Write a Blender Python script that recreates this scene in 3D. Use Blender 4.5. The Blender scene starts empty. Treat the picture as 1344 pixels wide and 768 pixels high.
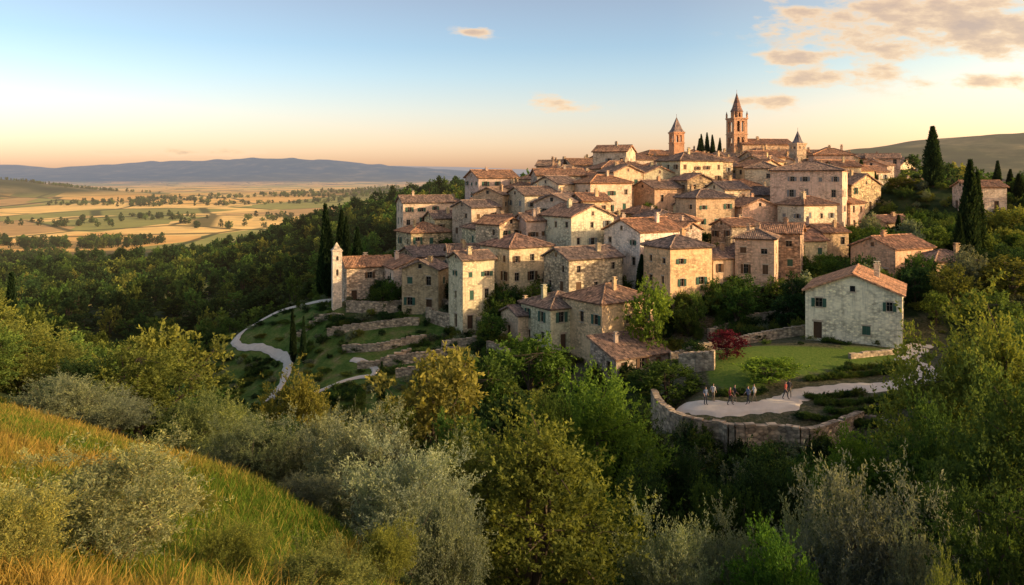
import bpy, math, random
import numpy as np
from mathutils import Vector, Matrix
random.seed(7); np.random.seed(7)
D=bpy.data; C=bpy.context
sc=C.scene
F=1045.0; CX=672.0; HY=232.0
def bx(px,d): return (px-CX)/F*d
def zz(py,d): return -(py-HY)/F*d

# ---------------------------------------------------------------- nodes helpers
def newmat(name):
    m=D.materials.new(name); m.use_nodes=True
    nt=m.node_tree; nt.nodes.clear()
    return m,nt
def N(nt,t,**k):
    n=nt.nodes.new(t)
    for a,b in k.items(): setattr(n,a,b)
    return n
def L(nt,a,b): nt.links.new(a,b)
def math_(nt,op,a,b=None,c=None,clamp=False):
    n=N(nt,'ShaderNodeMath',operation=op); n.use_clamp=clamp
    for i,v in enumerate((a,b,c)):
        if v is None: continue
        if isinstance(v,(int,float)): n.inputs[i].default_value=v
        else: L(nt,v,n.inputs[i])
    return n.outputs[0]
def mixc(nt,f,a,b,mode='MIX'):
    n=N(nt,'ShaderNodeMix',data_type='RGBA',blend_type=mode)
    for s,v in ((n.inputs[0],f),(n.inputs[6],a),(n.inputs[7],b)):
        if isinstance(v,(int,float)): s.default_value=v
        elif isinstance(v,tuple): s.default_value=(v[0],v[1],v[2],1)
        else: L(nt,v,s)
    return n.outputs[2]
def ramp(nt,f,stops,interp='LINEAR'):
    n=N(nt,'ShaderNodeValToRGB'); cr=n.color_ramp; cr.interpolation=interp
    while len(cr.elements)<len(stops): cr.elements.new(0.5)
    for e,(p,c) in zip(cr.elements,stops):
        e.position=p; e.color=(c[0],c[1],c[2],1) if isinstance(c,tuple) else (c,c,c,1)
    L(nt,f,n.inputs[0]); return n.outputs[0]
def noise(nt,vec,scale,detail=4,rough=.55):
    n=N(nt,'ShaderNodeTexNoise'); n.inputs['Scale'].default_value=scale
    n.inputs['Detail'].default_value=detail; n.inputs['Roughness'].default_value=rough
    if vec is not None: L(nt,vec,n.inputs['Vector'])
    return n.outputs[0]
def finish_haze(nt,shader):
    """painted haze: emission mixed into the material, growing with distance from the camera"""
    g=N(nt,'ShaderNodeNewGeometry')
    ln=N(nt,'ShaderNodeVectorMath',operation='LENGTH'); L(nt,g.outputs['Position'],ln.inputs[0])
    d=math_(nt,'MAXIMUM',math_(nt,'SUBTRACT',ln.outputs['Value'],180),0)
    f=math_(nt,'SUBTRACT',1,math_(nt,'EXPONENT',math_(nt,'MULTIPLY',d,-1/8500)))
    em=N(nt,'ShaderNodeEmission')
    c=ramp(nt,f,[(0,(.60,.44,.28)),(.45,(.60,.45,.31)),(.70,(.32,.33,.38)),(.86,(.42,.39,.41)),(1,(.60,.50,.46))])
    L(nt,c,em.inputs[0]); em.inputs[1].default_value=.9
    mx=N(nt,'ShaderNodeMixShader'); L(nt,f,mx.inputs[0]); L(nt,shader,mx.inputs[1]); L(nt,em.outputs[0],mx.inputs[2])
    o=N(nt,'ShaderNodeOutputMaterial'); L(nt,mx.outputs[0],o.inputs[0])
def out(nt,shader):
    o=N(nt,'ShaderNodeOutputMaterial'); L(nt,shader,o.inputs[0])
def principled(nt,col,rough=.9,bump=None,bstr=.5,bdist=.05,spec=.2):
    p=N(nt,'ShaderNodeBsdfPrincipled')
    if isinstance(col,tuple): p.inputs['Base Color'].default_value=(*col,1)
    else: L(nt,col,p.inputs['Base Color'])
    p.inputs['Roughness'].default_value=rough
    p.inputs['Specular IOR Level'].default_value=spec
    if bump is not None:
        b=N(nt,'ShaderNodeBump'); b.inputs['Strength'].default_value=bstr; b.inputs['Distance'].default_value=bdist
        L(nt,bump,b.inputs['Height']); L(nt,b.outputs[0],p.inputs['Normal'])
    return p.outputs[0]
def simple(name,col,rough=.8,spec=.2,var=.25,scale=3):
    m,nt=newmat(name); tc=N(nt,'ShaderNodeTexCoord')
    n=noise(nt,tc.outputs['Object'],scale)
    c=mixc(nt,n,tuple(x*(1-var) for x in col),tuple(min(1,x*(1+var)) for x in col))
    out(nt,principled(nt,c,rough,spec=spec)); return m

def wallmat(name,rubble):
    m,nt=newmat(name); tc=N(nt,'ShaderNodeTexCoord'); oi=N(nt,'ShaderNodeObjectInfo')
    uv=tc.outputs['UV']
    off=N(nt,'ShaderNodeVectorMath',operation='ADD'); L(nt,uv,off.inputs[0])
    cmb=N(nt,'ShaderNodeCombineXYZ'); L(nt,math_(nt,'MULTIPLY',oi.outputs['Random'],137),cmb.inputs[0]); L(nt,cmb.outputs[0],off.inputs[1])
    uvo=off.outputs[0]
    mp=N(nt,'ShaderNodeMapping'); mp.inputs['Scale'].default_value=(1,1.7,1); L(nt,uvo,mp.inputs[0])
    v=N(nt,'ShaderNodeTexVoronoi'); v.inputs['Scale'].default_value=2.5 if not rubble else 2.0; L(nt,mp.outputs[0],v.inputs['Vector'])
    sx=N(nt,'ShaderNodeSeparateColor'); L(nt,v.outputs['Color'],sx.inputs[0])
    if rubble: st=ramp(nt,sx.outputs[0],[(0,(.45,.43,.40)),(.4,(.8,.78,.75)),(.75,(1.1,1.06,.98)),(1,(1.45,1.35,1.18))])
    else: st=ramp(nt,sx.outputs[0],[(0,(.62,.59,.55)),(.4,(.90,.88,.85)),(.75,(1.08,1.04,.98)),(1,(1.26,1.20,1.10))])
    mort=ramp(nt,v.outputs['Distance'],[(.35,1.0),(.62,.58 if rubble else .74)])
    st=mixc(nt,1,st,mort,'MULTIPLY')
    big=noise(nt,uvo,.35,3,.65)
    pm=ramp(nt,big,[(.44,0.0),(.58,.8 if not rubble else .2)])
    pl=noise(nt,uvo,1.3,5,.65)
    plc=ramp(nt,pl,[(.28,(.78,.74,.68)),(.5,(1.05,1.02,.99)),(.75,(1.16,1.13,1.08))])
    t=mixc(nt,pm,st,plc)
    mps=N(nt,'ShaderNodeMapping'); mps.inputs['Scale'].default_value=(1.6,.16,1); L(nt,uvo,mps.inputs[0])
    streak=ramp(nt,noise(nt,mps.outputs[0],1.5,4,.7),[(.3,.60),(.52,1.05)])
    t=mixc(nt,.75,t,streak,'MULTIPLY')
    c=mixc(nt,1,t,oi.outputs['Color'],'MULTIPLY')
    b=math_(nt,'SUBTRACT',math_(nt,'MULTIPLY',pl,.5),v.outputs['Distance'])
    finish_haze(nt,principled(nt,c,.95,b,.5 if not rubble else .9,.05,.1)); return m
def roofmat():
    m,nt=newmat('terracotta_tiles'); tc=N(nt,'ShaderNodeTexCoord'); oi=N(nt,'ShaderNodeObjectInfo')
    uv=tc.outputs['UV']; s=N(nt,'ShaderNodeSeparateXYZ'); L(nt,uv,s.inputs[0])
    fu=math_(nt,'FLOOR',math_(nt,'DIVIDE',s.outputs[0],.30)); fv=math_(nt,'FLOOR',math_(nt,'DIVIDE',s.outputs[1],.42))
    cm=N(nt,'ShaderNodeCombineXYZ'); L(nt,fu,cm.inputs[0]); L(nt,fv,cm.inputs[1]); L(nt,math_(nt,'MULTIPLY',oi.outputs['Random'],77),cm.inputs[2])
    wn=N(nt,'ShaderNodeTexWhiteNoise',noise_dimensions='3D'); L(nt,cm.outputs[0],wn.inputs[0])
    tile=ramp(nt,wn.outputs[0],[(0,(.48,.48,.49)),(.35,(.85,.84,.83)),(.7,(1.1,1.06,1.01)),(1,(1.65,1.55,1.4))])
    ad=N(nt,'ShaderNodeVectorMath',operation='ADD'); L(nt,uv,ad.inputs[0])
    cc=N(nt,'ShaderNodeCombineXYZ'); L(nt,math_(nt,'MULTIPLY',oi.outputs['Random'],91),cc.inputs[0]); L(nt,cc.outputs[0],ad.inputs[1])
    g=noise(nt,ad.outputs[0],.55,5,.7)
    age=ramp(nt,g,[(.3,(.48,.58,.60)),(.5,(.95,.98,1)),(.72,(1.25,1.22,1.1))])
    c=mixc(nt,1,tile,age,'MULTIPLY'); c=mixc(nt,1,c,oi.outputs['Color'],'MULTIPLY')
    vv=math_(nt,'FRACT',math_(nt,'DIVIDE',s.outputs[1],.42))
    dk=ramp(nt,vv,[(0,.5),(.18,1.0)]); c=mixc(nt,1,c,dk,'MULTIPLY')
    finish_haze(nt,principled(nt,c,.9,wn.outputs[0],.5,.04,.15)); return m
def leafmat():
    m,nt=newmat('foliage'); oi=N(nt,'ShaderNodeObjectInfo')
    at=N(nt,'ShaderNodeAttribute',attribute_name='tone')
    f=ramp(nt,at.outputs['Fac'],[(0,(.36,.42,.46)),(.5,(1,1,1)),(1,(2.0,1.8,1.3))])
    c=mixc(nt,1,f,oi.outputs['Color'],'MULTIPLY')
    hs=N(nt,'ShaderNodeHueSaturation'); L(nt,c,hs.inputs['Color'])
    L(nt,math_(nt,'ADD',.488,math_(nt,'MULTIPLY',oi.outputs['Random'],.03)),hs.inputs['Hue'])
    L(nt,math_(nt,'ADD',.78,math_(nt,'MULTIPLY',oi.outputs['Random'],.5)),hs.inputs['Value'])
    d=N(nt,'ShaderNodeBsdfDiffuse'); L(nt,hs.outputs[0],d.inputs[0])
    t=N(nt,'ShaderNodeBsdfTranslucent'); L(nt,mixc(nt,1,hs.outputs[0],(1.5,1.45,.7),'MULTIPLY'),t.inputs[0])
    mx=N(nt,'ShaderNodeMixShader'); mx.inputs[0].default_value=.34; L(nt,d.outputs[0],mx.inputs[1]); L(nt,t.outputs[0],mx.inputs[2])
    finish_haze(nt,mx.outputs[0]); return m
M_WALL=wallmat('weathered_stone_and_render',False); M_RUB=wallmat('rubble_stone',True); M_ROOF=roofmat(); M_LEAF=leafmat()
M_BARK=simple('bark',(.10,.075,.05),.95)
M_GLASS,nt=newmat('dark_window_glass'); out(nt,principled(nt,(.012,.013,.015),.25,spec=.5))
M_FRAME=simple('window_frame_wood',(.26,.21,.16))
M_DOOR=simple('old_door_wood',(.10,.06,.035))
M_SH=[simple('shutter_green',(.05,.11,.075)),simple('shutter_brown',(.13,.075,.04)),simple('shutter_grey',(.20,.21,.20))]
M_TRIM=simple('cut_stone_trim',(.48,.39,.28),.9,.1,.3,2)

# ---------------------------------------------------------------- mesh builder
class MB:
    def __init__(s): s.v=[];s.f=[];s.uv=[];s.m=[]
    def face(s,pts,uvs=None,m=0):
        b=len(s.v); s.v+= [tuple(p) for p in pts]; s.f.append(tuple(range(b,b+len(pts))))
        if uvs is None:
            p=[Vector(q) for q in pts]; n=(p[1]-p[0]).cross(p[2]-p[0])
            if abs(n.z)>max(abs(n.x),abs(n.y)): uvs=[(q.x,q.y) for q in p]
            elif abs(n.x)>abs(n.y): uvs=[(q.y,q.z) for q in p]
            else: uvs=[(q.x,q.z) for q in p]
        s.uv+=uvs; s.m.append(m)
    def box(s,x0,x1,y0,y1,z0,z1,m=0):
        a=[(x0,y0,z0),(x1,y0,z0),(x1,y1,z0),(x0,y1,z0),(x0,y0,z1),(x1,y0,z1),(x1,y1,z1),(x0,y1,z1)]
        for q in ((0,3,2,1),(4,5,6,7),(0,1,5,4),(1,2,6,5),(2,3,7,6),(3,0,4,7)): s.face([a[i] for i in q],m=m)
    def obox(s,o,u,n,u0,u1,v0,v1,d0,d1,m=0):
        P=lambda a,b,c: tuple(Vector(o)+u*a+n*c+Vector((0,0,b)))
        a=[P(u0,v0,d1),P(u1,v0,d1),P(u1,v1,d1),P(u0,v1,d1),P(u0,v0,d0),P(u1,v0,d0),P(u1,v1,d0),P(u0,v1,d0)]
        for q in ((0,1,2,3),(1,5,6,2),(4,0,3,7),(3,2,6,7),(4,5,1,0)): s.face([a[i] for i in q],m=m)
    def tube(s,p,q,r,n=6,m=0,r2=None):
        p=Vector(p);q=Vector(q);d=(q-p).normalized(); a=d.orthogonal().normalized(); b=d.cross(a); r2=r if r2 is None else r2
        for i in range(n):
            t0=2*math.pi*i/n;t1=2*math.pi*(i+1)/n
            e0=a*math.cos(t0)+b*math.sin(t0); e1=a*math.cos(t1)+b*math.sin(t1)
            s.face([p+e0*r,p+e1*r,q+e1*r2,q+e0*r2],m=m)
    def obj(s,name,mats,parent=None,color=None,coll=None):
        me=D.meshes.new(name); me.from_pydata(s.v,[],s.f)
        ul=me.uv_layers.new(name='UVMap'); ul.data.foreach_set('uv',np.array(s.uv,dtype=np.float32).ravel())
        for mt in mats: me.materials.append(mt)
        me.polygons.foreach_set('material_index',np.array(s.m,dtype=np.int32)); me.update()
        ob=D.objects.new(name,me); sc.collection.objects.link(ob)
        if parent: ob.parent=parent
        if color: ob.color=(*color,1)
        return ob
def empty(name,loc=(0,0,0),rot=0):
    e=D.objects.new(name,None); e.empty_display_size=.5; e.location=loc; e.rotation_euler=(0,0,rot); sc.collection.objects.link(e); return e

# ---------------------------------------------------------------- terrain
CP=[]
def cpy(px,py,d): CP.append((bx(px,d),d,zz(py,d)))
def cz(px,d,z): CP.append((bx(px,d),d,z))
for px,py,d in [
 (880,470,108),(800,478,108),(720,462,112),(860,425,118),(890,420,118),(780,425,120),(680,405,128),(755,375,134),(845,385,128),(935,395,124),(1035,370,135),(950,370,133),
 (1060,333,163),(860,335,148),(960,335,148),(760,335,152),(690,345,152),(620,370,150),(680,310,172),(780,300,172),(900,298,170),(1000,300,172),(800,270,190),(900,270,190),(1000,268,190),
 (850,246,212),(950,245,212),(1050,243,212),(760,262,205),(870,229,240),(970,227,240),(1080,228,240),(1150,232,235),
 (540,400,140),(480,396,143),(442,402,139),(590,385,142),(560,345,165),(510,372,158),(610,302,195),(560,325,190),(705,252,220),(640,285,215),(770,236,240),
 (415,393,155),(350,418,158),(315,437,150),(370,465,137),(378,495,125),(490,510,108),(440,530,105),(300,480,165),(440,450,128),(540,460,118),(600,440,122),(600,500,104),(660,455,113),(340,540,112),
 (1172,368,124),(1235,372,120),(1330,385,118),(1225,246,180),(1200,266,200),(1310,272,200),(1250,318,150),(1344,330,150),(1180,310,165),(1130,330,150),(1110,375,128),
 (1344,445,92),(1280,430,100),
 (690,252,450),(600,266,520),(500,286,560),(420,302,620),(350,326,560),(700,262,330),(560,305,300),(480,350,260),(400,375,240),
 (200,383,350),(100,380,360),(0,380,360),(150,430,220),(50,430,220),(250,440,215),(100,480,140),(0,480,130),(250,520,130),(200,310,1000)]: cpy(px,py,d)
for px,d,z in [(1125,100,-20.4),(1200,98,-20.5),(1060,97,-20.6),(1000,96,-20.6),(940,95,-20.8),(880,92,-22),(1190,85,-21),(1100,86,-21.1),(1010,86,-21.2),(930,85,-21.7),
 (1050,78,-21.6),(1150,78,-21.4),(1230,84,-21),(960,77,-21.8),(900,78,-22),(900,75.5,-22.1),(950,74,-22),(1010,73,-22),(1070,73,-22),(1110,75,-21.9),(1180,74,-21.7),(1240,76,-21),
 (890,70,-26.0),(950,67,-26.2),(1010,66,-26.2),(1070,66,-26.0),(1130,68,-25.5),(1200,66,-24.5),(840,80,-27),(820,92,-26.5),(1300,60,-21),(1344,70,-20),
 (780,85,-28),(700,85,-29),(600,85,-30.5),(500,80,-30),(400,80,-30),(300,80,-29),(700,60,-29),(850,55,-30),(1000,50,-28),(1150,50,-25.5),(1300,45,-21.5),(500,55,-26.5),
 (400,55,-25),(300,55,-22),(200,60,-20.5),(100,60,-18.5),(0,60,-16),(-200,60,-13),(100,85,-27),(0,90,-26),(-300,120,-28),(-300,220,-42),(-300,350,-52),
 (600,20,-11.6),(620,28,-15.5),(700,28,-17),(800,38,-22),(900,30,-19),(1000,38,-22.5),(1100,30,-19.5),(1344,25,-16.5),(1250,35,-19.5),(900,12,-9),(1300,12,-10),(500,38,-18.5),
 (0,9,-4.4),(-300,9,-3.6),(150,14,-6.6),(300,12,-6.2),(550,15,-8.0),(672,8,-5.3),(0,35,-10.2),(100,40,-12.6),(130,32,-10.7),(260,30,-11),(350,27,-10.6),(450,24,-10.6),(300,20,-8.6),(150,22,-7.9),(0,20,-6.9),(-200,30,-8),(-200,20,-6),
 (400,36,-15.5),(300,42,-16),(200,48,-16),
 (-100,620,-68),(200,700,-73),(400,800,-72),(672,700,-45),(1000,600,-38),(1344,600,-30),(1700,400,-20),(900,300,-12),(1050,290,-9),(1200,280,-9),(1400,280,-10),(900,400,-28),(1150,400,-22),(1400,400,-20),
 (1500,150,-12),(1500,80,-17),(1700,200,-8),(1700,80,-12),(1600,40,-13),(1700,20,-9),(-600,30,-6),(-700,60,-10)]: cz(px,d,z)
for x,y,z in [(0,0,-3.2),(-10,0,-2.2),(10,0,-5),(0,-30,-2),(-40,-30,2),(40,-30,-6),(-60,10,0),(60,0,-10),(0,-200,0),(-300,-100,0),(300,-100,-5),(-500,200,-30),(-500,500,-60),(600,300,-15),(700,600,-30)]: CP.append((x,y,z))
CP=np.array(CP); S=100.0
def tps_fit(P,lam=.0006):
    n=len(P); X=P[:,:2]/S; r=np.linalg.norm(X[:,None]-X[None],axis=2); K=np.where(r>0,r*r*np.log(r+1e-12),0)+lam*np.eye(n)
    A=np.zeros((n+3,n+3)); A[:n,:n]=K; A[:n,n]=1;A[:n,n+1:]=X; A[n,:n]=1;A[n+1:,:n]=X.T
    return X,np.linalg.solve(A,np.concatenate([P[:,2],np.zeros(3)]))
TX,TW=tps_fit(CP)
def tps(x,y):
    sh=np.shape(x); p=np.stack([np.ravel(x),np.ravel(y)],1)/S; out_=np.empty(len(p))
    for i in range(0,len(p),40000):
        q=p[i:i+40000]; r2=((q[:,None]-TX[None])**2).sum(2)
        out_[i:i+40000]=(.5*r2*np.log(r2+1e-12))@TW[:-3]+TW[-3]+q@TW[-2:]
    return out_.reshape(sh)
def hsh(i,j,s):
    a=np.sin(i*127.1+j*311.7+s*74.7)*43758.5453; return a-np.floor(a)
def vn(x,y,s,seed=0):
    x=np.asarray(x)/s;y=np.asarray(y)/s;i=np.floor(x);j=np.floor(y);f=x-i;g=y-j;f=f*f*(3-2*f);g=g*g*(3-2*g)
    return (hsh(i,j,seed)*(1-f)+hsh(i+1,j,seed)*f)*(1-g)+(hsh(i,j+1,seed)*(1-f)+hsh(i+1,j+1,seed)*f)*g
def ss(a,b,x):
    t=np.clip((x-a)/(b-a),0,1); return t*t*(3-2*t)
def far(x,y):
    z=-84+6*vn(x,y,500,3)+3*vn(x,y,170,4)
    z=z+259*np.exp(-((x-2620)/2200)**2-((y-2900)/900)**2)*(.93+.14*vn(x,y,260,5)+.06*vn(x,y,90,8))
    z=z+88*np.exp(-((x+2050)/600)**2-((y-2600)/450)**2)*(.9+.2*vn(x,y,200,6))
    yy=np.maximum(y,1); pxe=CX+F*x/yy
    top=np.interp(pxe,[-600,-200,0,150,300,380,430,470,520,600,680,760],[150,130,150,170,225,262,268,205,150,85,40,-10])
    rg=.68+.30*vn(x,y,1300,7)+.20*vn(x,y,420,9)+.10*vn(x,y,160,19)
    z=z+(top+90)*np.exp(-np.abs((y-11500)/1700)**1.6)*rg
    top2=np.interp(pxe,[-600,0,300,480,600,760,900],[60,150,250,330,290,160,0])
    z=z+(top2+60)*np.exp(-((y-22000)/2500)**2)
    return z
def pxof(x,y): return CX+F*x/np.maximum(y,1)
def H(x,y):
    x=np.asarray(x,float);y=np.asarray(y,float)
    r=np.hypot(x,y-150); w=ss(450,950,r)
    t=np.zeros(x.shape); m=w<1
    if m.any(): t[m]=tps(x[m],y[m])
    d=np.hypot(x,y)
    hs_=ss(92,100,y)*(1-ss(165,185,y))*(pxof(x,y)<620)*(pxof(x,y)>200)
    t=t+(vn(x,y,9,1)-.5)*.5*ss(20,60,d)*(1-ss(64,70,d)*(1-ss(104,115,d)))+(vn(x,y,2.5,2)-.5)*.10*(1-ss(64,70,d)*(1-ss(104,115,d)))+(vn(x,y,60,5)-.5)*8*ss(200,500,d)
    t=t+hs_*((vn(x,y,13,41)-.5)*1.2+(vn(x,y,4,42)-.5)*.4)
    return t*(1-w)+far(x,y)*w
def h1(x,y): return float(H(np.array([x]),np.array([y]))[0])

PATH_V=[(1208,97),(1192,93),(1196,89),(1216,86),(1205,83),(1160,80.5),(1110,80.5),(1070,79.5),(1040,77.5),(1022,75.5),(980,75),(930,75.5),(885,77.5)]
PATH_L=[(455,143),(415,150),(360,154),(325,152),(309,148),(318,144),(342,141),(364,137),(376,132),(377,127),(366,121),(352,116)]
PATH_L2=[(400,112),(430,112),(468,113),(488,112.5),(493,115),(480,118),(462,120)]
def smooth(pts,n=10):
    P=[Vector((bx(p,d),d)) for p,d in pts]; o=[]
    for i in range(len(P)-1):
        p0=P[max(i-1,0)];p1=P[i];p2=P[i+1];p3=P[min(i+2,len(P)-1)]
        for k in range(n):
            t=k/n; o.append(.5*((2*p1)+(p2-p0)*t+(2*p0-5*p1+4*p2-p3)*t*t+(3*p1-p0-3*p2+p3)*t**3))
    o.append(P[-1]); return o
PATHS=[(smooth(PATH_V),3.2),(smooth(PATH_L),1.5),(smooth(PATH_L2),1.0)]
def pathdist(x,y):
    x=np.asarray(x);y=np.asarray(y); best=np.full(np.shape(x),1e9)
    for pts,w in PATHS:
        for p in pts[::2]: best=np.minimum(best,np.hypot(x-p.x,y-p.y)-w/2)
    return best
def inpoly(x,y,poly):
    P=[(bx(p,d),d) for p,d in poly]; c=np.zeros(np.shape(x),bool); j=len(P)-1
    for i in range(len(P)):
        xi,yi=P[i];xj,yj=P[j]
        if yi!=yj: c^=((yi>y)!=(yj>y))&(x<(xj-xi)*(y-yi)/(yj-yi)+xi)
        j=i
    return c
LAWN=[(930,98),(1060,97),(1185,95),(1180,90),(1100,87),(1030,84),(1000,81),(965,80),(930,84)]
TERR=[(850,84),(870,100),(1080,106),(1240,108),(1260,72),(1200,66),(1130,70),(1000,66),(900,69),(850,76)]
def xb(y): return np.interp(y,[3,15,24,30,38,45],[2,-1.2,-5,-11,-21,-40])
VD=[100,106,120,130,138,150,165,195,220,250]; VL=[705,660,610,596,440,470,515,590,690,775]; VR=[890,950,960,1085,1095,1105,1120,1130,1165,1195]
def invill(x,y):
    p=pxof(x,y); return (y>100)&(y<262)&(p>np.interp(y,VD,VL))&(p<np.interp(y,VD,VR))

na,nr=720,820
O=(0,-45)
ang=np.radians(np.linspace(-66,66,na)); rad=np.concatenate([[1.0],np.exp(np.linspace(np.log(12),np.log(42000),nr-1))])
AA,RR=np.meshgrid(ang,rad); GX=O[0]+RR*np.sin(AA); GY=O[1]+RR*np.cos(AA); GZ=H(GX,GY)
V=np.stack([GX,GY,GZ],2).reshape(-1,3)
idx=np.arange(nr*na).reshape(nr,na)
Q=np.stack([idx[:-1,:-1],idx[:-1,1:],idx[1:,1:],idx[1:,:-1]],2).reshape(-1,4)
def quadmesh(name,V,Q,attrs=None,colattr=None,smooth=False,matidx=None,mats=()):
    me=D.meshes.new(name); me.vertices.add(len(V)); me.vertices.foreach_set('co',np.ascontiguousarray(V,dtype=np.float32).ravel())
    me.loops.add(Q.size); me.loops.foreach_set('vertex_index',np.ascontiguousarray(Q,dtype=np.int32).ravel())
    me.polygons.add(len(Q)); me.polygons.foreach_set('loop_start',np.arange(0,Q.size,4,dtype=np.int32))
    for m in mats: me.materials.append(m)
    if matidx is not None: me.polygons.foreach_set('material_index',matidx.astype(np.int32))
    if attrs:
        for k,v in attrs.items():
            a=me.attributes.new(k,'FLOAT','POINT'); a.data.foreach_set('value',v.astype(np.float32))
    if colattr:
        for k,v in colattr.items():
            a=me.attributes.new(k,'FLOAT_COLOR','POINT'); a.data.foreach_set('color',v.astype(np.float32).ravel())
    me.polygons.foreach_set('use_smooth',np.full(len(Q),smooth)); me.update(calc_edges=True); return me
x=V[:,0];y=V[:,1];z=V[:,2]; dist=np.hypot(x,y)
lawn=inpoly(x,y,LAWN).astype(float)
grass=((x<xb(y)+.6)&(y<46)).astype(float)
hillgrass=((pxof(x,y)>230)&(pxof(x,y)<620)&(y>92)&(y<185)).astype(float)*ss(.05,.3,vn(x,y,7,11))
terr=inpoly(x,y,TERR).astype(float)
vill=invill(x,y)*.85+terr*.45
zone=np.stack([np.clip(lawn+grass,0,1),np.clip(vill,0,1),hillgrass,np.ones_like(x)],1)
fld=ss(900,1050,dist)*(1-ss(-66,-45,z))*(1-ss(8800,10000,y))
MEAD=[(-150,470),(60,480),(240,570),(400,820),(360,930),(250,860),(120,700),(-150,600)]
MEAD2=[(100,290),(230,320),(330,350),(310,300),(180,265)]
mead=(inpoly(x,y,MEAD)|inpoly(x,y,MEAD2)).astype(float)
zone2=np.stack([np.clip(fld+mead,0,1),grass,mead,np.ones_like(x)],1)
mT,nt=newmat('hillside_ground'); gm=N(nt,'ShaderNodeNewGeometry'); pos=gm.outputs['Position']
za=N(nt,'ShaderNodeAttribute',attribute_name='zone'); zb=N(nt,'ShaderNodeAttribute',attribute_name='zone2')
s1=N(nt,'ShaderNodeSeparateColor');L(nt,za.outputs['Color'],s1.inputs[0]); s2=N(nt,'ShaderNodeSeparateColor');L(nt,zb.outputs['Color'],s2.inputs[0])
n1=noise(nt,pos,.35,5,.65); n2=noise(nt,pos,3,4,.7); n3=noise(nt,pos,.004,6,.65)
forest=ramp(nt,n1,[(.3,(.016,.026,.009)),(.5,(.03,.048,.016)),(.7,(.07,.075,.03))])
farf=ramp(nt,n3,[(.35,(.012,.022,.010)),(.5,(.035,.05,.02)),(.6,(.12,.11,.05)),(.7,(.26,.20,.09))])
ln=N(nt,'ShaderNodeVectorMath',operation='LENGTH'); L(nt,pos,ln.inputs[0])
fm=N(nt,'ShaderNodeMapRange'); fm.inputs[1].default_value=700; fm.inputs[2].default_value=1500; L(nt,ln.outputs['Value'],fm.inputs[0])
base=mixc(nt,fm.outputs[0],forest,farf)
gcol=ramp(nt,n2,[(.3,(.07,.12,.018)),(.5,(.11,.17,.028)),(.7,(.16,.19,.04))])
vcol=ramp(nt,n2,[(.35,(.05,.06,.025)),(.5,(.15,.13,.08)),(.65,(.30,.24,.165))])
hcol=ramp(nt,n1,[(.28,(.04,.075,.018)),(.44,(.075,.125,.024)),(.54,(.12,.155,.035)),(.64,(.17,.16,.055)),(.74,(.32,.26,.16))])
hcol=mixc(nt,.7,hcol,ramp(nt,n2,[(.35,.6),(.65,1.4)]),'MULTIPLY')
base=mixc(nt,s1.outputs[2],base,hcol); base=mixc(nt,s1.outputs[1],base,vcol); base=mixc(nt,s1.outputs[0],base,gcol)
mpf=N(nt,'ShaderNodeMapping'); mpf.inputs['Scale'].default_value=(1/230,1/300,.0001); mpf.inputs['Rotation'].default_value=(0,0,.35); L(nt,pos,mpf.inputs[0])
vo=N(nt,'ShaderNodeTexVoronoi',distance='CHEBYCHEV'); vo.inputs['Scale'].default_value=1; vo.inputs['Randomness'].default_value=.85; L(nt,mpf.outputs[0],vo.inputs['Vector'])
sv=N(nt,'ShaderNodeSeparateColor'); L(nt,vo.outputs['Color'],sv.inputs[0])
fc=ramp(nt,sv.outputs[0],[(0,(.26,.26,.07)),(.12,(.88,.52,.15)),(.34,(.50,.31,.12)),(.46,(.92,.60,.20)),(.66,(.30,.29,.08)),(.74,(.82,.47,.14)),(.9,(.44,.37,.12))],'CONSTANT')
ved=N(nt,'ShaderNodeTexVoronoi',feature='DISTANCE_TO_EDGE'); ved.inputs['Scale'].default_value=1;ved.inputs['Randomness'].default_value=.85; L(nt,mpf.outputs[0],ved.inputs['Vector'])
wood=ramp(nt,noise(nt,pos,.0022,5,.68),[(.36,1.0),(.40,0.0)])
fc=mixc(nt,.5,fc,ramp(nt,noise(nt,pos,.02,3),[(.3,.7),(.7,1.3)]),'MULTIPLY')
fc=mixc(nt,wood,fc,(.03,.045,.018))
fc=mixc(nt,ramp(nt,ved.outputs['Distance'],[(.015,.85),(.03,0.0)]),fc,(.04,.055,.02))
fc=mixc(nt,s2.outputs[2],fc,ramp(nt,n3,[(.45,(.36,.30,.07)),(.55,(.55,.38,.10))]))
base=mixc(nt,s2.outputs[0],base,fc)
finish_haze(nt,principled(nt,base,1,n2,.6,.2,.05))
me=quadmesh('terrain',V,Q[:,::-1],colattr={'zone':zone,'zone2':zone2},smooth=True,mats=[mT])
ter=D.objects.new('terrain',me); sc.collection.objects.link(ter)

# ---------------------------------------------------------------- ribbons: paths
M_PATH=simple('pale_gravel',(.62,.54,.43),1,.05,.25,1.2)
def ribbon(name,pts,w,mat,off=.07,seg=6):
    mb=MB(); rows=[]
    for i,p in enumerate(pts):
        a=pts[max(i-1,0)];b=pts[min(i+1,len(pts)-1)]; t=(b-a).normalized(); n=Vector((-t.y,t.x))
        ww=w*(1+.14*math.sin(i*.37)+.09*math.sin(i*1.3))
        rows.append([p+n*ww*(k/seg-.5) for k in range(seg+1)])
    X=np.array([[q.x for q in r] for r in rows]);Y=np.array([[q.y for q in r] for r in rows]);Z=H(X,Y)+off
    Z[:,0]-=.15;Z[:,-1]-=.15
    for i in range(len(rows)-1):
        for k in range(seg):
            mb.face([(X[i,k],Y[i,k],Z[i,k]),(X[i+1,k],Y[i+1,k],Z[i+1,k]),(X[i+1,k+1],Y[i+1,k+1],Z[i+1,k+1]),(X[i,k+1],Y[i,k+1],Z[i,k+1])][::-1])
    return mb.obj(name,[mat])
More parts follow.
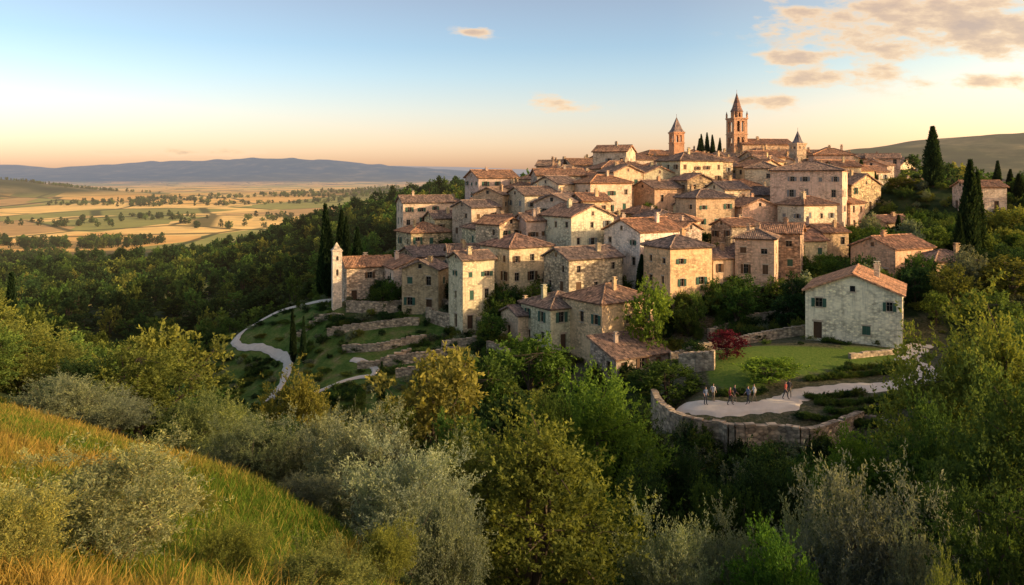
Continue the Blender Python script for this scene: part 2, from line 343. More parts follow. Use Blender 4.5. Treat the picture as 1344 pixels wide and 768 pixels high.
ribbon('gravel_path',PATHS[0][0],3.2,M_PATH,.10); ribbon('winding_road',PATHS[1][0],1.5,M_PATH,.26); ribbon('winding_road',PATHS[2][0],1.0,M_PATH,.2)

# ---------------------------------------------------------------- walls
def stone_wall(name,pts,top,bot,th=.5,col=(.56,.45,.32),drape=None,rough=.12):
    mb=MB(); u=0; jit=[random.uniform(-rough,rough) for _ in pts]
    for i in range(len(pts)-1):
        a,b=pts[i],pts[i+1]; t=(b-a); l=t.length; t.normalize(); n=Vector((t.y,-t.x))*th/2
        if drape is not None:
            za_,zb_=h1(a.x,a.y),h1(b.x,b.y); ta,tb=za_+drape+jit[i],zb_+drape+jit[i+1]; ba,bb=za_-1.5,zb_-1.5
        else: ta,tb=top+jit[i],top+jit[i+1]; ba=bb=bot
        for sg in (1,-1):
            p=a+n*sg;q=b+n*sg; f=[(p.x,p.y,ba),(q.x,q.y,bb),(q.x,q.y,tb),(p.x,p.y,ta)]
            uv=[(u,ba),(u+l,bb),(u+l,tb),(u,ta)]
            if sg<0: f=f[::-1];uv=uv[::-1]
            mb.face(f,uv)
        k=max(1,int(l/.55))
        for j in range(k):
            c0=a.lerp(b,j/k);c1=a.lerp(b,(j+.93)/k); h0=ta+(tb-ta)*(j+.5)/k; hh=random.uniform(.06,.2); w_=random.uniform(1.0,1.2)
            P=[c0+n*w_,c1+n*w_,c1-n*w_,c0-n*w_]
            lo=[(q.x,q.y,h0-.06) for q in P];hi=[(q.x,q.y,h0+hh+random.uniform(-.02,.02)) for q in P]
            mb.face(hi,[(u,0),(u+.4,0),(u+.4,.4),(u,.4)])
            for m_ in range(4): mb.face([lo[m_],lo[(m_+1)%4],hi[(m_+1)%4],hi[m_]],[(u+j,0),(u+j+.4,0),(u+j+.4,.2),(u+j,.2)])
        u+=l
    for e,tt in ((pts[0],(top if drape is None else h1(pts[0].x,pts[0].y)+drape)+jit[0]),(pts[-1],tb)):
        t=(pts[1]-pts[0]).normalized() if e is pts[0] else (pts[-1]-pts[-2]).normalized(); n=Vector((t.y,-t.x))*th/2
        b0=(bot if drape is None else h1(e.x,e.y)-1.5)
        p=e+n;q=e-n; mb.face([(p.x,p.y,b0),(q.x,q.y,b0),(q.x,q.y,tt),(p.x,p.y,tt)])
    return mb.obj(name,[M_RUB],color=col)
stone_wall('retaining_wall',smooth([(858,82),(868,77),(900,72.5),(945,71),(965,69.7),(1020,69.8),(1060,69.0),(1100,71),(1130,74)],4),-21.85,-29,.6)
stone_wall('retaining_wall',smooth([(1130,74),(1165,72.5),(1200,71),(1235,73)],4),-22.2,-28)
stone_wall('garden_wall',smooth([(893,90),(915,88.5),(938,87.6)],3),0,0,.7,drape=1.9)
stone_wall('garden_wall',smooth([(1115,91),(1150,92.5),(1185,93.5)],3),0,0,.4,drape=.5)
stone_wall('garden_wall',smooth([(880,101),(930,101.5),(1000,103),(1060,104)],3),0,0,.45,drape=1.1)
for pl,hh in [([(640,112),(690,107),(740,104)],1.6),([(930,110),(990,113),(1050,113)],1.3),([(560,128),(600,124),(650,120)],2),([(455,136),(500,134),(560,134),(590,131)],1.8),
              ([(450,124),(500,121),(560,121)],1.0),([(500,115),(540,113.5),(600,112)],1.2),([(1080,116),(1110,113),(1140,110)],1.2),([(960,120),(1010,124),(1070,125)],1.6),([(430,131),(480,129),(550,127)],1.0),([(520,109),(570,107),(640,103)],1.1),
              ([(470,117),(500,116),(540,117)],.8),([(580,117),(620,116),(660,116)],1.2),([(390,138),(420,137),(450,134)],.7)]:
    stone_wall('dry_stone_wall',smooth(pl,5),0,0,.5,drape=hh)

# ---------------------------------------------------------------- houses
OCC=[]
WC=[(.66,.52,.33),(.58,.43,.26),(.72,.60,.42),(.54,.39,.24),(.64,.49,.31),(.74,.57,.35),(.60,.50,.37)]
RC=[(.36,.205,.125),(.31,.185,.12),(.27,.185,.135),(.40,.22,.125),(.33,.21,.145),(.24,.175,.14)]
def panel(W_,G_,S_,o,u,n,W,z0,z1,ops,shm):
    o=Vector(o)
    P=lambda a,b,d=0: tuple(o+u*a+Vector((0,0,b))-n*d)
    us=sorted({0,W}|{a for q in ops for a in q[:2]}); vs=sorted({z0,z1}|{a for q in ops for a in q[2:4]})
    for i in range(len(us)-1):
        for j in range(len(vs)-1):
            cu=(us[i]+us[i+1])/2;cv=(vs[j]+vs[j+1])/2
            if any(q[0]<cu<q[1] and q[2]<cv<q[3] for q in ops): continue
            a,b,c,d=us[i],us[i+1],vs[j],vs[j+1]
            W_.face([P(a,c),P(b,c),P(b,d),P(a,d)],[(a,c),(b,c),(b,d),(a,d)])
    dp=.26
    for (a,b,c,d,kind) in ops:
        W_.face([P(a,c),P(a,c,dp),P(a,d,dp),P(a,d)][::-1],[(0,c),(dp,c),(dp,d),(0,d)]); W_.face([P(b,c),P(b,c,dp),P(b,d,dp),P(b,d)],[(0,c),(dp,c),(dp,d),(0,d)])
        W_.face([P(a,c),P(b,c),P(b,c,dp),P(a,c,dp)],[(a,0),(b,0),(b,dp),(a,dp)]); W_.face([P(a,d),P(b,d),P(b,d,dp),P(a,d,dp)][::-1],[(a,0),(b,0),(b,dp),(a,dp)])
        if kind in('arch','belfry'):
            r=(b-a)/2;zc=d-r;m=(a+b)/2;K=8
            for k in range(K):
                t0=math.pi*k/K;t1=math.pi*(k+1)/K
                p0=(m+r*math.cos(t0),zc+r*math.sin(t0));p1=(m+r*math.cos(t1),zc+r*math.sin(t1))
                W_.face([P(p0[0],p0[1],.003),P(p0[0],d,.003),P(p1[0],d,.003),P(p1[0],p1[1],.003)][::-1],[(p0[0],p0[1]),(p0[0],d),(p1[0],d),(p1[0],p1[1])])
                W_.face([P(*p0,.003),P(*p1,.003),P(*p1,dp),P(*p0,dp)])
        if kind=='belfry': continue
        G_.face([P(a,c,dp-.02),P(b,c,dp-.02),P(b,d,dp-.02),P(a,d,dp-.02)],m=0 if kind!='door' else 1)
        if kind=='win':
            m=(a+b)/2
            for q in ((m-.025,m+.025,c,d),(a,a+.04,c,d),(b-.04,b,c,d),(a+.04,b-.04,c+(d-c)*.6,c+(d-c)*.6+.04)):
                G_.face([P(q[0],q[2],dp-.06),P(q[1],q[2],dp-.06),P(q[1],q[3],dp-.06),P(q[0],q[3],dp-.06)],m=2)
            S_.obox(o,u,n,a-.12,b+.12,c-.12,c-.002,.0,.10,0)
            S_.obox(o,u,n,a-.1,b+.1,d+.002,d+.18,.0,.035,0)
            rr=random.random()
            if rr<.62:
                sw=(b-a)/2
                if rr<.42:
                    S_.obox(o,u,n,a-sw-.03,a-.03,c,d-.02,.04,.09,1);S_.obox(o,u,n,b+.03,b+sw+.03,c,d-.02,.04,.09,1)
                else:
                    S_.obox(o,u,n,a+.01,a+sw-.01,c+.01,d-.02,-.1,-.05,1);S_.obox(o,u,n,b-sw+.01,b-.01,c+.01,d-.02,-.1,-.05,1)
        elif kind=='door':
            S_.obox(o,u,n,a-.15,b+.15,d+.002,d+.25,.0,.05,0)
def slope(R,E0,ud,W,sv,a0=0,a1=0,tile=.30,m=0):
    E0=Vector(E0);ud=Vector(ud);sv=Vector(sv); nn=ud.cross(sv).normalized()
    if nn.z<0: nn=-nn
    sl=sv.length; n=max(2,int(round(W/tile)))*2; pts=[]; sag=random.uniform(.02,.10)
    for i in range(n+1):
        u=W*i/n; t=1.0
        if a0>0: t=min(t,u/a0)
        if a1>0: t=min(t,(W-u)/a1)
        o=nn*((.075 if i%2 else 0))-Vector((0,0,1))*sag*math.sin(math.pi*i/n)*.6
        pts.append((E0+ud*u+o*1.0,E0+ud*u+sv*t+o,u,t*sl))
    for i in range(n):
        b0,t0,u0,v0=pts[i];b1,t1,u1,v1=pts[i+1]
        R.face([b0,b1,t1,t0],[(u0+.15,0),(u1+.15,0),(u1+.15,v1),(u0+.15,v0)],m)
        R.face([b0-nn*.14,b1-nn*.14,b1,b0],[(u0,0),(u1,0),(u1,.1),(u0,.1)],m)
    a=E0-nn*.22; R.face([a,E0+ud*W-nn*.22,E0+ud*(W-a1)+sv-nn*.22,E0+ud*a0+sv-nn*.22][::-1],m=m)
    if a0==0: R.face([E0-nn*.2,E0,E0+sv,E0+sv-nn*.2],m=m)
    if a1==0: R.face([E0+ud*W-nn*.2,E0+ud*W,E0+ud*W+sv,E0+ud*W+sv-nn*.2],m=m)
def house(name,x,y,w,dp,h,rot=25,roof='hip',wc=None,rc=None,z=None,pitch=.40,sh=None,arc=False,chim=1,winrate=.8,basem=5,mat=None):
    r=math.radians(rot)
    if z is None: z=h1(x,y)-.1
    OCC.append((x,y,max(w,dp)*.5))
    e=empty(name,(x,y,z),r); wc=wc or random.choice(WC); rc=rc or random.choice(RC)
    wc=tuple(c*random.uniform(.92,1.06) for c in wc)
    Wm,Gm,Sm,Rm=MB(),MB(),MB(),MB(); X,Y=Vector((1,0,0)),Vector((0,1,0))
    walls=[((-w/2,-dp/2,0),X,-Y,w),((w/2,-dp/2,0),Y,X,dp),((w/2,dp/2,0),-X,Y,w),((-w/2,dp/2,0),-Y,-X,dp)]
    nf=max(1,int(h/2.75)); fh=h/nf
    for wi,(o,u,n,W) in enumerate(walls):
        nc=max(1,int(W/2.7)); cw=W/nc; ops=[]
        dc=random.randrange(nc)
        for f in range(nf):
            for c in range(nc):
                m=cw*(c+.5)+random.uniform(-.25,.25); ww=random.choice([.7,.85,.95]); hh=random.choice([1.1,1.3,1.45])
                if f==nf-1 and nf>2: hh*=.7
                b=f*fh+.95+random.uniform(-.1,.12)
                if f==0 and arc and wi in(0,3): ops.append((m-.85,m+.85,0.02,2.5,'arch')); continue
                if f==0 and c==dc and wi in (0,3): ops.append((m-.5,m+.5,0.02,2.1,'door')); continue
                if random.random()>winrate*(.6 if f==0 else 1): continue
                if b+hh>h-.25: hh=h-.25-b
                if hh<.4: continue
                ops.append((m-ww/2,m+ww/2,b,b+hh,'win'))
        panel(Wm,Gm,Sm,o,u,n,W,-basem,h,ops,0)
    ov=.4
    def gable(A,B,Ln,Sp):
        rise=Sp/2*pitch
        for s in (1,-1):
            c=A*s*Ln/2; p0=c-B*Sp/2;p1=c+B*Sp/2; f=[p0+Vector((0,0,h)),p1+Vector((0,0,h)),c+Vector((0,0,h+rise))]
            Wm.face(f,[(0,h),(Sp,h),(Sp/2,h+rise)])
            if Sp>5:
                nn=A*s
                Gm.face([c-B*.3*s*1+Vector((0,0,h+.15))+nn*.004,c+B*.3*s+Vector((0,0,h+.15))+nn*.004,c+B*.3*s+Vector((0,0,h+.85))+nn*.004,c-B*.3*s+Vector((0,0,h+.85))+nn*.004],m=0)
                Sm.obox(c-B*.42+nn*0,B,nn,0,.84,h+.03,h+.145,0,.08,0)
        for s in (1,-1):
            E=-A*(Ln/2+ov)*1+B*s*(Sp/2+ov)+Vector((0,0,h-ov*pitch+.2))
            slope(Rm,E,A,Ln+2*ov,-B*s*(Sp/2+ov)+Vector((0,0,rise+ov*pitch)))
        Rm.tube(-A*(Ln/2+ov)+Vector((0,0,h+rise+.17)),A*(Ln/2+ov)+Vector((0,0,h+rise+.17)),.15)
        return h+rise
    if roof=='gs': top=gable(X,Y,w,dp)
    elif roof=='gf': top=gable(Y,X,dp,w)
    elif roof=='shed':
        rise=dp*pitch*.8
        Wm.face([(-w/2,dp/2,h),(w/2,dp/2,h),(w/2,dp/2,h+rise),(-w/2,dp/2,h+rise)][::-1])
        for s in (1,-1): Wm.face([(s*w/2,-dp/2,h),(s*w/2,dp/2,h),(s*w/2,dp/2,h+rise)])
        k=rise/dp; slope(Rm,(-w/2-ov,-dp/2-ov,h-ov*k+.17),X,w+2*ov,(0,dp+2*ov,rise+2*ov*k)); top=h+rise
    else:
        a,b=(w,dp) if w>=dp else (dp,w); A,B=(X,Y) if w>=dp else (Y,X)
        LA,LB=a/2+ov,b/2+ov; zE=h+.14; rise=LB*pitch
        for s in (1,-1):
            slope(Rm,-A*LA+B*s*LB+Vector((0,0,zE)),A,2*LA,-B*s*LB+Vector((0,0,rise)),LB,LB)
            slope(Rm,A*s*LA-B*LB+Vector((0,0,zE)),B,2*LB,-A*s*LB+Vector((0,0,rise)),LB,LB-1e-6)
            for t in (1,-1): Rm.tube(A*s*LA+B*t*LB+Vector((0,0,zE+.05)),A*s*(LA-LB)+Vector((0,0,zE+rise+.03)),.14)
        if LA-LB>.1: Rm.tube(-A*(LA-LB)+Vector((0,0,zE+rise+.03)),A*(LA-LB)+Vector((0,0,zE+rise+.03)),.16)
        top=zE+rise
    sm=M_SH[sh if sh is not None else random.choice([0,0,1,1,2])]
    wm=mat or (M_RUB if random.random()<.35 else M_WALL)
    Wm.obj('walls',[wm],e,wc); Rm.obj('roof',[M_ROOF],e,rc)
    if Gm.f: Gm.obj('windows_and_door',[M_GLASS,M_DOOR,M_FRAME],e)
    if Sm.f: Sm.obj('shutters_and_sills',[M_TRIM,sm],e)
    for k in range(chim):
        cm=MB(); cx,cy=random.uniform(-.3,.3)*w,random.uniform(-.25,.3)*dp; q=random.uniform(.25,.36)
        cm.box(cx-q,cx+q,cy-q*.8,cy+q*.8,h-.2,top+random.uniform(.3,.8)); zt=max(v[2] for v in cm.v)
        cm.box(cx-q-.1,cx+q+.1,cy-q*.8-.1,cy+q*.8+.1,zt,zt+.1); cm.box(cx-q*.6,cx+q*.6,cy-q*.5,cy+q*.5,zt+.1,zt+.35); cm.box(cx-q-.05,cx+q+.05,cy-q*.8-.05,cy+q*.8+.05,zt+.35,zt+.42)
        cm.obj('chimney',[M_WALL],e,tuple(c*.8 for c in wc))
    return e
KEY=[ # px,d,w,dp,h,rot,roof,kw
 (1123,103,11,11,6.0,-27,'gf',dict(wc=(.90,.81,.65),rc=(.48,.26,.15),sh=0,winrate=.75,name='white_farmhouse',mat=M_WALL)),
 (1170,126,9,8,5.2,28,'gs',dict(wc=(.66,.47,.28),rc=(.45,.24,.14))),
 (1236,122,7,6,3.4,10,'hip',{}),
 (798,112,9.5,8.5,7.6,34,'hip',dict(wc=(.76,.59,.35),rc=(.33,.20,.13),mat=M_WALL)),
 (733,115,8,7.5,5.6,32,'hip',dict(rc=(.27,.19,.14),wc=(.68,.57,.42))),
 (765,124,10,7,8.6,30,'gs',dict(rc=(.25,.18,.14))),
 (826,104,8.5,5.5,2.6,30,'shed',dict(rc=(.31,.20,.14))),
 (688,117,5,5,3.8,30,'gs',{}),
 (677,131,8.5,8.5,9.2,35,'hip',dict(wc=(.68,.55,.38),mat=M_WALL,rc=(.29,.18,.13))),
 (627,131,5.5,5,3.8,30,'gs',{}),
 (757,137,9,9,11.2,32,'gf',dict(wc=(.74,.62,.44),mat=M_WALL)),
 (845,131,9.5,9,9.4,32,'gs',dict(wc=(.84,.76,.60),rc=(.43,.23,.13),sh=0,mat=M_WALL)),
 (889,121,7.5,7,9.7,24,'hip',dict(wc=(.76,.55,.30),arc=True,mat=M_WALL)),
 (938,126,5.5,6,6.2,25,'gs',dict(wc=(.72,.53,.31))),
 (1035,138,9.5,8,6.4,14,'gs',dict(wc=(.70,.56,.37),rc=(.42,.22,.13),mat=M_WALL)),
 (1062,168,14,11,15.5,-28,'hip',dict(wc=(.70,.57,.39),rc=(.29,.20,.15),pitch=.3,mat=M_WALL)),
 (1000,177,12,8,6,10,'hip',dict(wc=(.66,.54,.38))),
 (968,183,8,8,6,20,'gs',{}),
 (537,143,8,8,6.4,24,'gf',dict(wc=(.76,.64,.46),mat=M_WALL)),
 (481,146,8.5,7,6.2,22,'gs',dict(wc=(.72,.59,.42))),
 (586,144,5,4.5,3.4,20,'gs',{}),
 (556,166,9,8,6.5,30,'hip',dict(wc=(.70,.55,.36))),
 (590,171,9,7,7,24,'gs',{}),
 (905,184,12,9,11.5,25,'hip',dict(wc=(.74,.58,.38),mat=M_WALL)),
 (862,174,8,8,7.5,30,'gs',{}),
 (812,189,13,8,9,20,'hip',dict(wc=(.66,.52,.36))),
 (828,222,12,9,6,30,'hip',dict(rc=(.30,.18,.12))),
 (731,219,9,8,5,20,'hip',{}),
 (645,197,8,7,5,30,'hip',{}),
 (1158,236,9,7,5.5,-20,'gs',dict(wc=(.60,.46,.33))),
 (1195,203,6,6,4.4,10,'hip',{}),(1215,204,7,6,5,-15,'gs',{}),(1306,203,9,7,5.4,-15,'hip',{}),
 (1165,160,8,6,4.6,25,'gs',dict(wc=(.60,.44,.28))),(1285,168,8,6,5,0,'gs',{}),
 (1000,215,9,8,7,20,'gs',{}),(1090,216,10,8,8,-10,'hip',{}),
 (925,158,9,7,9,22,'hip',{}),(700,168,9,8,9.5,30,'gs',{}),(640,158,8,7,7,28,'hip',{}),(985,160,8,7,8,15,'gf',{}),
]
for px,d,w,dp,h,rot,rf,kw in KEY:
    kw=dict(kw); nm=kw.pop('name','stone_house'); house(nm,bx(px,d),d,w,dp,h,rot,rf,**kw)
OCC.append((bx(888,226),226,3)); OCC.append((bx(888,218),218,1.5)); OCC.append((bx(967,240),240,4)); OCC.append((bx(1047,224),224,3))
cnt=0; tries=0
while tries<9000 and cnt<130:
    tries+=1
    d=random.uniform(124,252); p=random.uniform(np.interp(d,VD,VL)+8,np.interp(d,VD,VR)-5); x_,y_=bx(p,d),d
    if d<160 and p<600 and random.random()<.85: continue
    w=random.uniform(6,12);dp=random.uniform(6,8.5)
    if d<150: w=random.uniform(5,8);dp=random.uniform(5,7)
    if any(math.hypot(x_-a,y_-b)<(max(w,dp)*.5+c)*(.84 if d>160 else 1.0) for a,b,c in OCC): continue
    if d<150 and 1085<p: continue
    h=random.choice([random.uniform(4,6.5),random.uniform(6,9),random.uniform(8.5,12)]) if d<208 else random.uniform(4.2,6.0)
    if d<170 and p<560: h=min(h,7)
    house('stone_house',x_,y_,w,dp,h,random.choice([30,25,35,20,28,-25,-15,10,42]),random.choice(['hip','gs','gs','gf','hip']),chim=random.choice([0,1,1,2])); cnt+=1
print('filler houses',cnt,'tries',tries)

# towers
def tower(name,px,d,w,zb,zs,zt,col,spirecol,rot=20,nb=1,pinn=True,octa=False,plain=False,lantern=0):
    x_,y_=bx(px,d),d; g=h1(x_,y_)-2; e=empty(name,(x_,y_,g),math.radians(rot)); zb-=g;zs-=g;zt-=g
    OCC.append((x_,y_,w*.6))
    Wm,Gm,Sm=MB(),MB(),MB();X,Y=Vector((1,0,0)),Vector((0,1,0)); a=w/2
    for o,u,n in (((-a,-a,0),X,-Y),((a,-a,0),Y,X),((a,a,0),-X,Y),((-a,a,0),-Y,-X)):
        ops=[]; hb=(zs-zb)
        ow=w*.2
        for k in range(nb):
            for s in (-1,1):
                c=w/2+s*w*.17; top=zs-.7-k*(hb*.42); ops.append((c-ow/2,c+ow/2,top-hb*.28,top,'belfry'))
        if plain: ops=[(w/2-.2,w/2+.2,zs-1.6,zs-.8,'belfry')]
        ops.append((w/2-.2,w/2+.2,zb-1.2,zb-.1,'belfry'))
        panel(Wm,Gm,Sm,o,u,n,w,0,zs,ops,0)
    if not plain:
        for zc in (zs,zs-(zs-zb)*.40,zs-(zs-zb)*.82):
            b=a+.15
            for (x0,x1,y0,y1) in ((-b,b,-b,-a-.003),(-b,b,a+.003,b),(-b,-a-.003,-a,a),(a+.003,b,-a,a)): Sm.box(x0,x1,y0,y1,zc-.24,zc)
    b=a+(.12 if plain else .22); Sm.box(-b,b,-b,b,zs+.004,zs+.25)
    zc=zs+.25
    R=MB(); n=8 if (octa or lantern) else 4
    r=(a+.1)*(1.0 if n==8 else 1.38)
    if lantern:
        rl=a*.78
        for i in range(8):
            t0=2*math.pi*(i+.5)/8;t1=2*math.pi*(i+1.5)/8
            p=Vector((math.cos(t0)*rl,math.sin(t0)*rl,0));q=Vector((math.cos(t1)*rl,math.sin(t1)*rl,0)); u=(q-p); W=u.length; u.normalize(); nn=Vector((u.y,-u.x,0))
            panel(Wm,Gm,Sm,p,u,nn,W,zc,zc+lantern,[(W*.28,W*.72,zc+.3,zc+lantern-.25,'belfry')],0)
        zc+=lantern; r=rl+.22
    pts=[(math.cos(2*math.pi*(i+.5)/n)*r,math.sin(2*math.pi*(i+.5)/n)*r,zc) for i in range(n)]
    tp=Vector((0,0,zt))
    for i in range(n):
        p=Vector(pts[i]);q=Vector(pts[(i+1)%n]); ql=(q-p).length
        pm=p.lerp(tp,.2);qm=q.lerp(tp,.2); pm=Vector((pm.x*.88,pm.y*.88,pm.z));qm=Vector((qm.x*.88,qm.y*.88,qm.z)); hh=(tp-p).length
        R.face([p,q,qm,pm],[(0,0),(ql,0),(ql*.8,hh*.25),(ql*.2,hh*.25)]);R.face([pm,qm,tp],[(ql*.2,hh*.25),(ql*.8,hh*.25),(ql/2,hh)])
    R.face(pts[::-1])
    if not plain: R.tube((0,0,zt-.3),(0,0,zt+.8),.05,5)
    if pinn:
        for sx_ in (-1,1):
            for sy_ in (-1,1):
                cx,cy=sx_*(a-.1),sy_*(a-.1); Sm.box(cx-.2,cx+.2,cy-.2,cy+.2,zs+.25,zs+1.2)
                for i in range(4):
                    t0=math.pi*(i+.5)/2;t1=math.pi*(i+1.5)/2; R.face([(cx+.3*math.cos(t0),cy+.3*math.sin(t0),zs+1.2),(cx+.3*math.cos(t1),cy+.3*math.sin(t1),zs+1.2),(cx,cy,zs+2.4)])
    Wm.obj('shaft',[M_WALL],e,col); Sm.obj('cornices',[M_WALL],e,tuple(c*1.05 for c in col)); R.obj('spire',[M_ROOF],e,spirecol); return e
tower('church_bell_tower',967,240,4.5,6,17.4,25.4,(.50,.32,.20),(.22,.14,.11),nb=2,lantern=1.9,rot=15)
tower('bell_tower',888,226,3.2,5.5,12.4,17.0,(.54,.31,.18),(.24,.19,.17),nb=1,pinn=False,rot=15)
tower('small_turret',1047,224,3.2,5.5,9.2,13.0,(.54,.43,.30),(.17,.16,.17),nb=1,pinn=False,octa=True)
tower('watch_tower',442,139,1.6,-16,-13.0,-11.4,(.78,.67,.52),(.50,.42,.32),nb=0,pinn=False,plain=True)
house('church_nave',bx(1000,242),242,16,8,8.2,8,'gs',wc=(.58,.43,.28))

# ---------------------------------------------------------------- vegetation prototypes
def tubes(segs,n=5):
    Vs=[];Qs=[];b=0
    for p,q,r0,r1 in segs:
        p=np.array(p);q=np.array(q);d=q-p;d=d/(np.linalg.norm(d)+1e-9);a=np.cross(d,[.3,.9,.1]);a/=np.linalg.norm(a);c=np.cross(d,a)
        t=np.arange(n)*2*np.pi/n; ring=np.cos(t)[:,None]*a+np.sin(t)[:,None]*c
        Vs.append(np.concatenate([p+ring*r0,q+ring*r1])); i=np.arange(n);j=(i+1)%n
        Qs.append(np.stack([i,j,j+n,i+n],1)+b); b+=2*n
    return np.concatenate(Vs),np.concatenate(Qs)
def unit(a): return a/(np.linalg.norm(a,axis=1,keepdims=True)+1e-9)
def leaves(pos,axis,Ln,Wd,rs):
    n=len(pos); side=unit(np.cross(axis,rs.normal(size=(n,3)))); l=Ln*rs.uniform(.7,1.3,(n,1)); w=Wd*rs.uniform(.7,1.3,(n,1))
    V=np.stack([pos,pos+axis*l*.5+side*w*.5,pos+axis*l,pos+axis*l*.5-side*w*.5],1).reshape(-1,3)
    return V,np.arange(4*n).reshape(n,4)
def make_tree(name,seed,Ht=8,R=3,trunk=.2,nc=90,tw=14,lv=22,leaf=(.12,.05),twl=.9,up=.5,sig=.25,lob=.28,inner=.35,conic=0.0,multi=False):
    rs=np.random.RandomState(seed); th=Ht*trunk; hh=(Ht-th)/2*1.0; c0=np.array([0,0,th+hh*.95])
    u=unit(rs.normal(size=(nc,3))); ph=rs.uniform(0,6.28,6)
    m=1+lob*(np.sin(3*np.arctan2(u[:,1],u[:,0])+ph[0])*.5+np.sin(2*np.arctan2(u[:,1],u[:,0])+ph[1]+2*u[:,2])*.5+np.sin(4*u[:,2]+ph[2])*.4)+rs.uniform(-.12,.12,nc)
    rr=(inner+(1-inner)*rs.uniform(0,1,nc)**.5)*m
    cc=u*rr[:,None]*np.array([R-twl*.5,R-twl*.5,hh-twl*.4])
    sc_=1-conic*(cc[:,2]/hh)*.8; cc[:,0]*=sc_;cc[:,1]*=sc_
    cen=c0+cc; cen[:,2]=np.maximum(cen[:,2],.25)
    od=unit(cc/np.array([R,R,hh])+np.array([0,0,up]))
    K=nc*tw; ci=np.repeat(np.arange(nc),tw); st=cen[ci]+rs.normal(size=(K,3))*sig; td=unit(od[ci]*.9+rs.normal(size=(K,3))*.55); tl=twl*rs.uniform(.5,1.2,(K,1))
    M=K*lv; ti=np.repeat(np.arange(K),lv); s=rs.uniform(0,1,(M,1)); pos=st[ti]+td[ti]*tl[ti]*s+rs.normal(size=(M,3))*.03
    ax=unit(td[ti]*.7+rs.normal(size=(M,3))*.6)
    Vl,Ql=leaves(pos,ax,leaf[0],leaf[1],rs)
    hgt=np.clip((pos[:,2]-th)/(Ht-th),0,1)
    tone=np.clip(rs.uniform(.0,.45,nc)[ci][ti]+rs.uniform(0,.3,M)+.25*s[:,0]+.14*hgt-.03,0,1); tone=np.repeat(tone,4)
    segs=[]; r0=Ht*.022+.03
    if multi:
        for k in range(5):
            a=rs.uniform(0,6.28); segs.append(([.1*np.cos(a),.1*np.sin(a),-.3],[R*.35*np.cos(a),R*.35*np.sin(a),Ht*.45],r0*.6,r0*.3))
    else:
        b=np.array([rs.uniform(-.2,.2),rs.uniform(-.2,.2),th*1.0+.2]); segs.append(([0,0,-.8],b,r0*1.25,r0)); segs.append((b,[b[0]*1.5,b[1]*1.5,Ht*.62],r0,r0*.35))
    mains=cen[rs.choice(nc,min(7,nc),replace=False)]; st0=np.array([0,0,max(th,.2)])
    pts=[st0]
    for q in mains:
        mid=(st0+q)/2+rs.normal(size=3)*.2*min(1,Ht/6)+np.array([0,0,.03*Ht]); segs.append((st0,mid,r0*.6,r0*.38));segs.append((mid,q,r0*.38,r0*.12)); pts+= [mid,q]
    P=np.array(pts)
    for q in cen[:min(nc,60)]:
        k=np.argmin(((P-q)**2).sum(1)); segs.append((P[k],q,r0*.16,r0*.05))
    Vt,Qt=tubes(segs)
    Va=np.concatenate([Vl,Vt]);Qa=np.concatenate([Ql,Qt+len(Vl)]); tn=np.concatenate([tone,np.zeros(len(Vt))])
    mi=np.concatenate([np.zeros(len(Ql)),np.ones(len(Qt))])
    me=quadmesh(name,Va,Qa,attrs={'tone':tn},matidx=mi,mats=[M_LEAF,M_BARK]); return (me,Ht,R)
def make_cypress(name,seed,Ht=12,R=1.1,n=7000,leaf=(.38,.15)):
    rs=np.random.RandomState(seed); t=rs.uniform(0,1,n); a=rs.uniform(0,6.28,n)
    prof=lambda t: R*np.clip(np.minimum((t+.03)/.18,1)**.6*(1-np.clip((t-.15)/.87,0,1)**1.7),0.03,1)
    lob=1+.16*np.sin(a*3+t*9)+.10*np.sin(a*7-t*31)
    r=prof(t)*lob*rs.uniform(.55,1.02,n); pos=np.stack([np.cos(a)*r,np.sin(a)*r,.3+t*(Ht-.5)],1)
    ax=unit(np.stack([np.cos(a)*.35,np.sin(a)*.35,np.ones(n)*1.0],1)+rs.normal(size=(n,3))*.22)
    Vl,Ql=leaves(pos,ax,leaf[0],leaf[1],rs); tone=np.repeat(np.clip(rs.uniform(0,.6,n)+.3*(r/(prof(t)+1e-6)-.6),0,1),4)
    segs=[([0,0,-.8],[0,0,Ht*.5],.16,.12)]
    K=8; ts=np.linspace(.02,.95,K+1)
    for k in range(K): segs.append(([0,0,.3+ts[k]*(Ht-.5)],[0,0,.3+ts[k+1]*(Ht-.5)],float(prof(ts[k]))*.6,float(prof(ts[k+1]))*.6))
    Vt,Qt=tubes(segs,8); Va=np.concatenate([Vl,Vt]);Qa=np.concatenate([Ql,Qt+len(Vl)])
    mi=np.concatenate([np.zeros(len(Ql)),np.zeros(len(Qt))]); mi[len(Ql):len(Ql)+8]=1
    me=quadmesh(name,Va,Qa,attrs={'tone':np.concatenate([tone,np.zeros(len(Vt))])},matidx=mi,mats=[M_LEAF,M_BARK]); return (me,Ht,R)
PN=[make_tree('tree_near_a',1,9,3.3,.10,150,12,17,(.16,.085),1.0,.8,.3,.36,.3,.35),
    make_tree('tree_near_b',2,8,3.4,.12,140,12,17,(.16,.085),.9,.6,.3,.36,.3,.15),
    make_tree('tree_near_c',3,8,3.2,.14,120,12,17,(.17,.09),.8,.4,.3,.4,.3,.1)]
PO=[make_tree('olive_near_a',11,4,2.3,.05,130,13,25,(.11,.032),.75,1.2,.16,.3,.25,0,True),
    make_tree('olive_near_b',12,4,2.2,.05,110,15,25,(.11,.032),.85,1.4,.16,.35,.25,-.1,True)]
PM=[make_tree('tree_mid_%d'%i,20+i,8,3.3,.14,80,7,9,(.36,.21),.8,.5,.35,.38,.35,[0,.3,.1,.4][i]) for i in range(4)]
